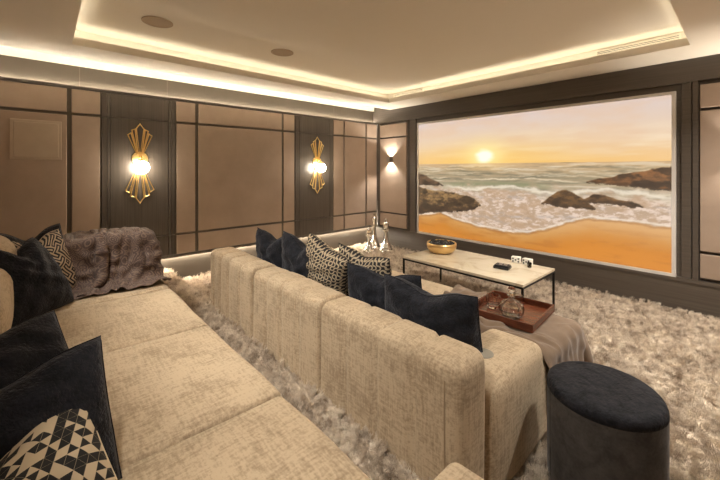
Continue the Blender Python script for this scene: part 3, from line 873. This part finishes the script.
# ------------------------------------------------------------------ ottoman
ot = thing('ottoman', 'round dark navy velvet ottoman in the right foreground', 'ottoman', (4.48, -3.03, 0))
obj('body', lathe(((.19, -.010), (.218, -.008), (.225, .01), (.2265, .25), (.227, .440), (.224, .452), (.19, .452)), (4.48, -3.03, 0), 64), m_navyweave, ot, smooth=True)
obj('cushion_top', lathe(((.10, .440), (.2272, .440), (.2268, .456), (.222, .470), (.212, .480), (.195, .485), (.10, .489), (.001, .490)), (4.48, -3.03, 0), 64), m_ottop, ot, smooth=True)
obj('seam', tube([(4.48 + .2265 * math.cos(R(-140)), -3.03 + .2265 * math.sin(R(-140)), z) for z in (.05, .25, .46)], .002, 6), m_navyweave, ot)

# ------------------------------------------------------------------ coffee table and what stands on it
TXa, TXb, TYa, TYb, TZ = 2.23, 3.61, -1.82, -1.07, .46
ct = thing('coffee_table', 'low cream marble coffee table on a thin black frame', 'table', ((TXa + TXb) / 2, (TYa + TYb) / 2, 0))
obj('tabletop', box(TXa, TXb, TYa, TYb, TZ - .026, TZ, bev=.003), m_marble, ct)
fb = bmesh.new(); q = .018
for a in ((TXa, TXb, TYa, TYa + q), (TXa, TXb, TYb - q, TYb), (TXa, TXa + q, TYa + q, TYb - q), (TXb - q, TXb, TYa + q, TYb - q)): add_box(fb, *a, TZ - .044, TZ - .026)
obj('apron_frame', fb, m_black, ct)
for x in (TXa, TXb - q):
    for y in (TYa, TYb - q): obj('leg', box(x, x + q, y, y + q, .0, TZ - .044), m_black, ct)
    obj('foot_rail', box(x, x + q, TYa + q, TYb - q, .0, .018), m_black, ct)
bx, by = 2.44, -1.35
bw = thing('bowl', 'hammered gold bowl on the marble coffee table', 'bowl', (bx, by, TZ))
obj('shell', lathe(((.001, 0), (.10, 0), (.135, .015), (.168, .055), (.176, .095), (.172, .125), (.166, .125), (.168, .095), (.160, .058), (.128, .022), (.001, .012)), (bx, by, TZ), 48, .012, 24), m_bowlgold, bw, smooth=True)
rng = random.Random(4)
k = 0
for ring, cnt, z in ((.118, 9, .108), (.055, 5, .112), (0, 1, .125)):
    for i in range(cnt):
        a = 2 * PI * i / cnt + ring * 9
        c = (bx + ring * math.cos(a), by + ring * math.sin(a), TZ + z + rng.uniform(-.006, .006))
        s = rng.uniform(.033, .039)
        st = lathe([(max(.001, s * math.sin(PI * j / 10)), -s * .85 * math.cos(PI * j / 10)) for j in range(11)], c, 16, .05, 5)
        o = obj('stone', st, m_blackstone, smooth=True)
        tag(o, 'black glossy stone heaped in the gold bowl', 'stone', 'black stones filling the gold bowl')
rm = thing('trinket_box', 'small flat black box with two pale bars on the marble table', 'box', (3.25, -1.46, TZ), (0, 0, R(8)))
obj('body', box(-.075, .075, -.06, .06, 0, .030, bev=.008), m_blackstone, rm, world=False)
obj('lid', box(-.066, .066, -.052, .052, .030, .040, bev=.004), m_blackstone, rm, world=False)
for dx in (-.03, .018): obj('inlay_bar', box(dx, dx + .030, -.022, .022, .040, .043, bev=.001), m_chrome, rm, world=False, label='pale metal bar')
for (x, y, rz), lab in (((3.245, -1.13, 12), 'white block with dark spots on the table, the one farther from the right end'), ((3.365, -1.13, -6), 'white block with dark spots on the table, the one nearer the right end')):
    d = thing('ornament_block', lab, 'ornament', (x, y, TZ), (0, 0, R(rz)), 'spotted white blocks on the coffee table')
    obj('body', box(-.045, .045, -.03, .03, 0, .065, bev=.006), m_white, d, world=False)
    for sx, sz in ((-.027, .018), (.0, .033), (.027, .047), (-.027, .047), (.027, .018)):
        bm = lathe(((.001, 0), (.0085, 0), (.0085, .002), (.001, .002)), (0, 0, 0), 12); bm.transform(Matrix.Translation((sx, -.030, sz)) @ Matrix.Rotation(PI / 2, 4, 'X'))
        obj('spot', bm, m_dark, d, world=False)
cg = thing('glass_votive', 'tiny clear glass holder on the right end of the marble table', 'glass', (3.42, -1.22, TZ))
obj('body', lathe(((.001, 0), (.02, 0), (.022, .05), (.019, .05), (.017, .008), (.001, .006)), (3.42, -1.22, TZ), 20), m_glass, cg, smooth=True)

# ------------------------------------------------------------------ tray with crystal
tz = .458
tr = thing('serving_tray', 'square mahogany tray lying on the taupe throw', 'tray', (*TRAY_C, tz), (0, 0, TRAY_A))
w2, d2 = TRAY_W / 2, TRAY_D / 2
obj('base', box(-w2, w2, -d2, d2, 0, .010, bev=.002), m_mahogany, tr, world=False)
for a in ((-w2, w2, -d2, -d2 + .012), (-w2, w2, d2 - .012, d2), (-w2, -w2 + .012, -d2 + .012, d2 - .012), (w2 - .012, w2, -d2 + .012, d2 - .012)):
    obj('rim', box(*a, .010, .050, bev=.003), m_mahogany, tr, world=False)
gz = tz + .0105
dx_, dy_ = 3.845, -2.56
dc = thing('decanter', 'round cut-crystal decanter with a ball stopper on the tray', 'decanter', (dx_, dy_, gz))
obj('body', lathe(((.001, 0), (.042, 0), (.066, .016), (.080, .048), (.074, .080), (.046, .106), (.022, .118), (.020, .138), (.030, .146), (.024, .146), (.015, .136), (.016, .118), (.040, .100), (.066, .076), (.071, .048), (.058, .020), (.036, .010), (.001, .009)), (dx_, dy_, gz), 48, .035, 12), m_glass, dc, smooth=False)
st = lathe([(.010, 0), (.012, .016)] + [(max(.001, .026 * math.sin(PI * j / 10)), .040 - .026 * math.cos(PI * j / 10)) for j in range(1, 11)], (dx_, dy_, gz + .139), 20, .05, 8)
obj('stopper', st, m_glass, dc)
for (x, y), lab in (((3.685, -2.50), 'cut-crystal tumbler on the tray, left of the decanter'), ((3.80, -2.38), 'cut-crystal tumbler on the tray, behind the decanter')):
    g = thing('tumbler', lab, 'glass', (x, y, gz), group='crystal tumblers on the tray')
    obj('body', lathe(((.001, 0), (.034, 0), (.042, .012), (.048, .05), (.047, .088), (.043, .088), (.043, .05), (.036, .018), (.001, .014)), (x, y, gz), 40, .04, 10), m_glass, g)

# ------------------------------------------------------------------ silver chess pieces in the corner
def chess(x, y, H, rb, top, label, name):
    r = thing(name, label, 'chess piece', (x, y, .0), group='silver chess pieces in the corner')
    prof = [(.001, 0), (1, 0), (1.02, .03), (.98, .075), (.86, .095), (.90, .12), (.80, .165), (.62, .21), (.50, .27), (.40, .36), (.34, .47), (.32, .58), (.33, .62), (.55, .635), (.57, .655), (.42, .675), (.48, .69), (.34, .705)]
    obj('base', lathe([(max(.001, a * rb), b * H) for a, b in prof] + [(.001, .705 * H)], (x, y, .0), 32), m_chrome, r, smooth=True)
    if top == 'pawn':
        s = .13 * H
        obj('head', lathe([(max(.001, s * .85 * math.sin(PI * j / 14)), .70 * H + s - s * math.cos(PI * j / 14)) for j in range(15)], (x, y, .0), 28), m_chrome, r, smooth=True)
    else:
        obj('crown', lathe([(a * rb, b * H) for a, b in ((.30, .70), (.34, .74), (.50, .86), (.52, .875), (.42, .885), (.30, .91), (.001, .925))], (x, y, .0), 28, .04 if top == 'queen' else 0, 8), m_chrome, r, smooth=True)
        if top == 'king':
            bm = bmesh.new(); e = .014
            add_box(bm, x - e * .8, x + e * .8, y - e * .8, y + e * .8, .915 * H, 1.03 * H, bev=.003); add_box(bm, x - e * 2.4, x + e * 2.4, y - e * .8, y + e * .8, .955 * H, .99 * H, bev=.003)
            bm.transform(Matrix.Translation((x, y, 0)) @ Matrix.Rotation(R(45), 4, 'Z') @ Matrix.Translation((-x, -y, 0)))
            obj('cross', bm, m_chrome, r)
        else:
            s = .045 * H
            obj('finial', lathe([(max(.001, s * math.sin(PI * j / 12)), .915 * H + s - s * math.cos(PI * j / 12)) for j in range(13)], (x, y, .0), 20), m_chrome, r, smooth=True)
chess(.44, -.66, .47, .105, 'pawn', 'short silver chess pawn in the corner, the lowest of three', 'chess_pawn')
chess(.27, -.36, .64, .11, 'king', 'tall silver chess king topped with a cross, standing in the corner', 'chess_king')
chess(.58, -.37, .58, .12, 'queen', 'silver chess queen in the corner, closest to the screen', 'chess_queen')

# ------------------------------------------------------------------ world, camera, view
wd = bpy.data.worlds.new('room'); sc.world = wd; wd.use_nodes = True
wd.node_tree.nodes['Background'].inputs[0].default_value = (.05, .045, .04, 1); wd.node_tree.nodes['Background'].inputs[1].default_value = .2
cam = bpy.data.cameras.new('camera'); co = bpy.data.objects.new('camera', cam); col.objects.link(co)
cam.sensor_width = 36; cam.lens = 17.5; cam.shift_y = -71 / 720; cam.clip_start = .05
co.location = (4.92, -4.92, 1.47); co.rotation_euler = (PI / 2, 0, R(47.9))
sc.camera = co
sc.view_settings.view_transform = 'Standard'; sc.view_settings.look = 'None'; sc.view_settings.gamma = 1
sc.view_settings.use_curve_mapping = False
sc.view_settings.exposure = 1.6
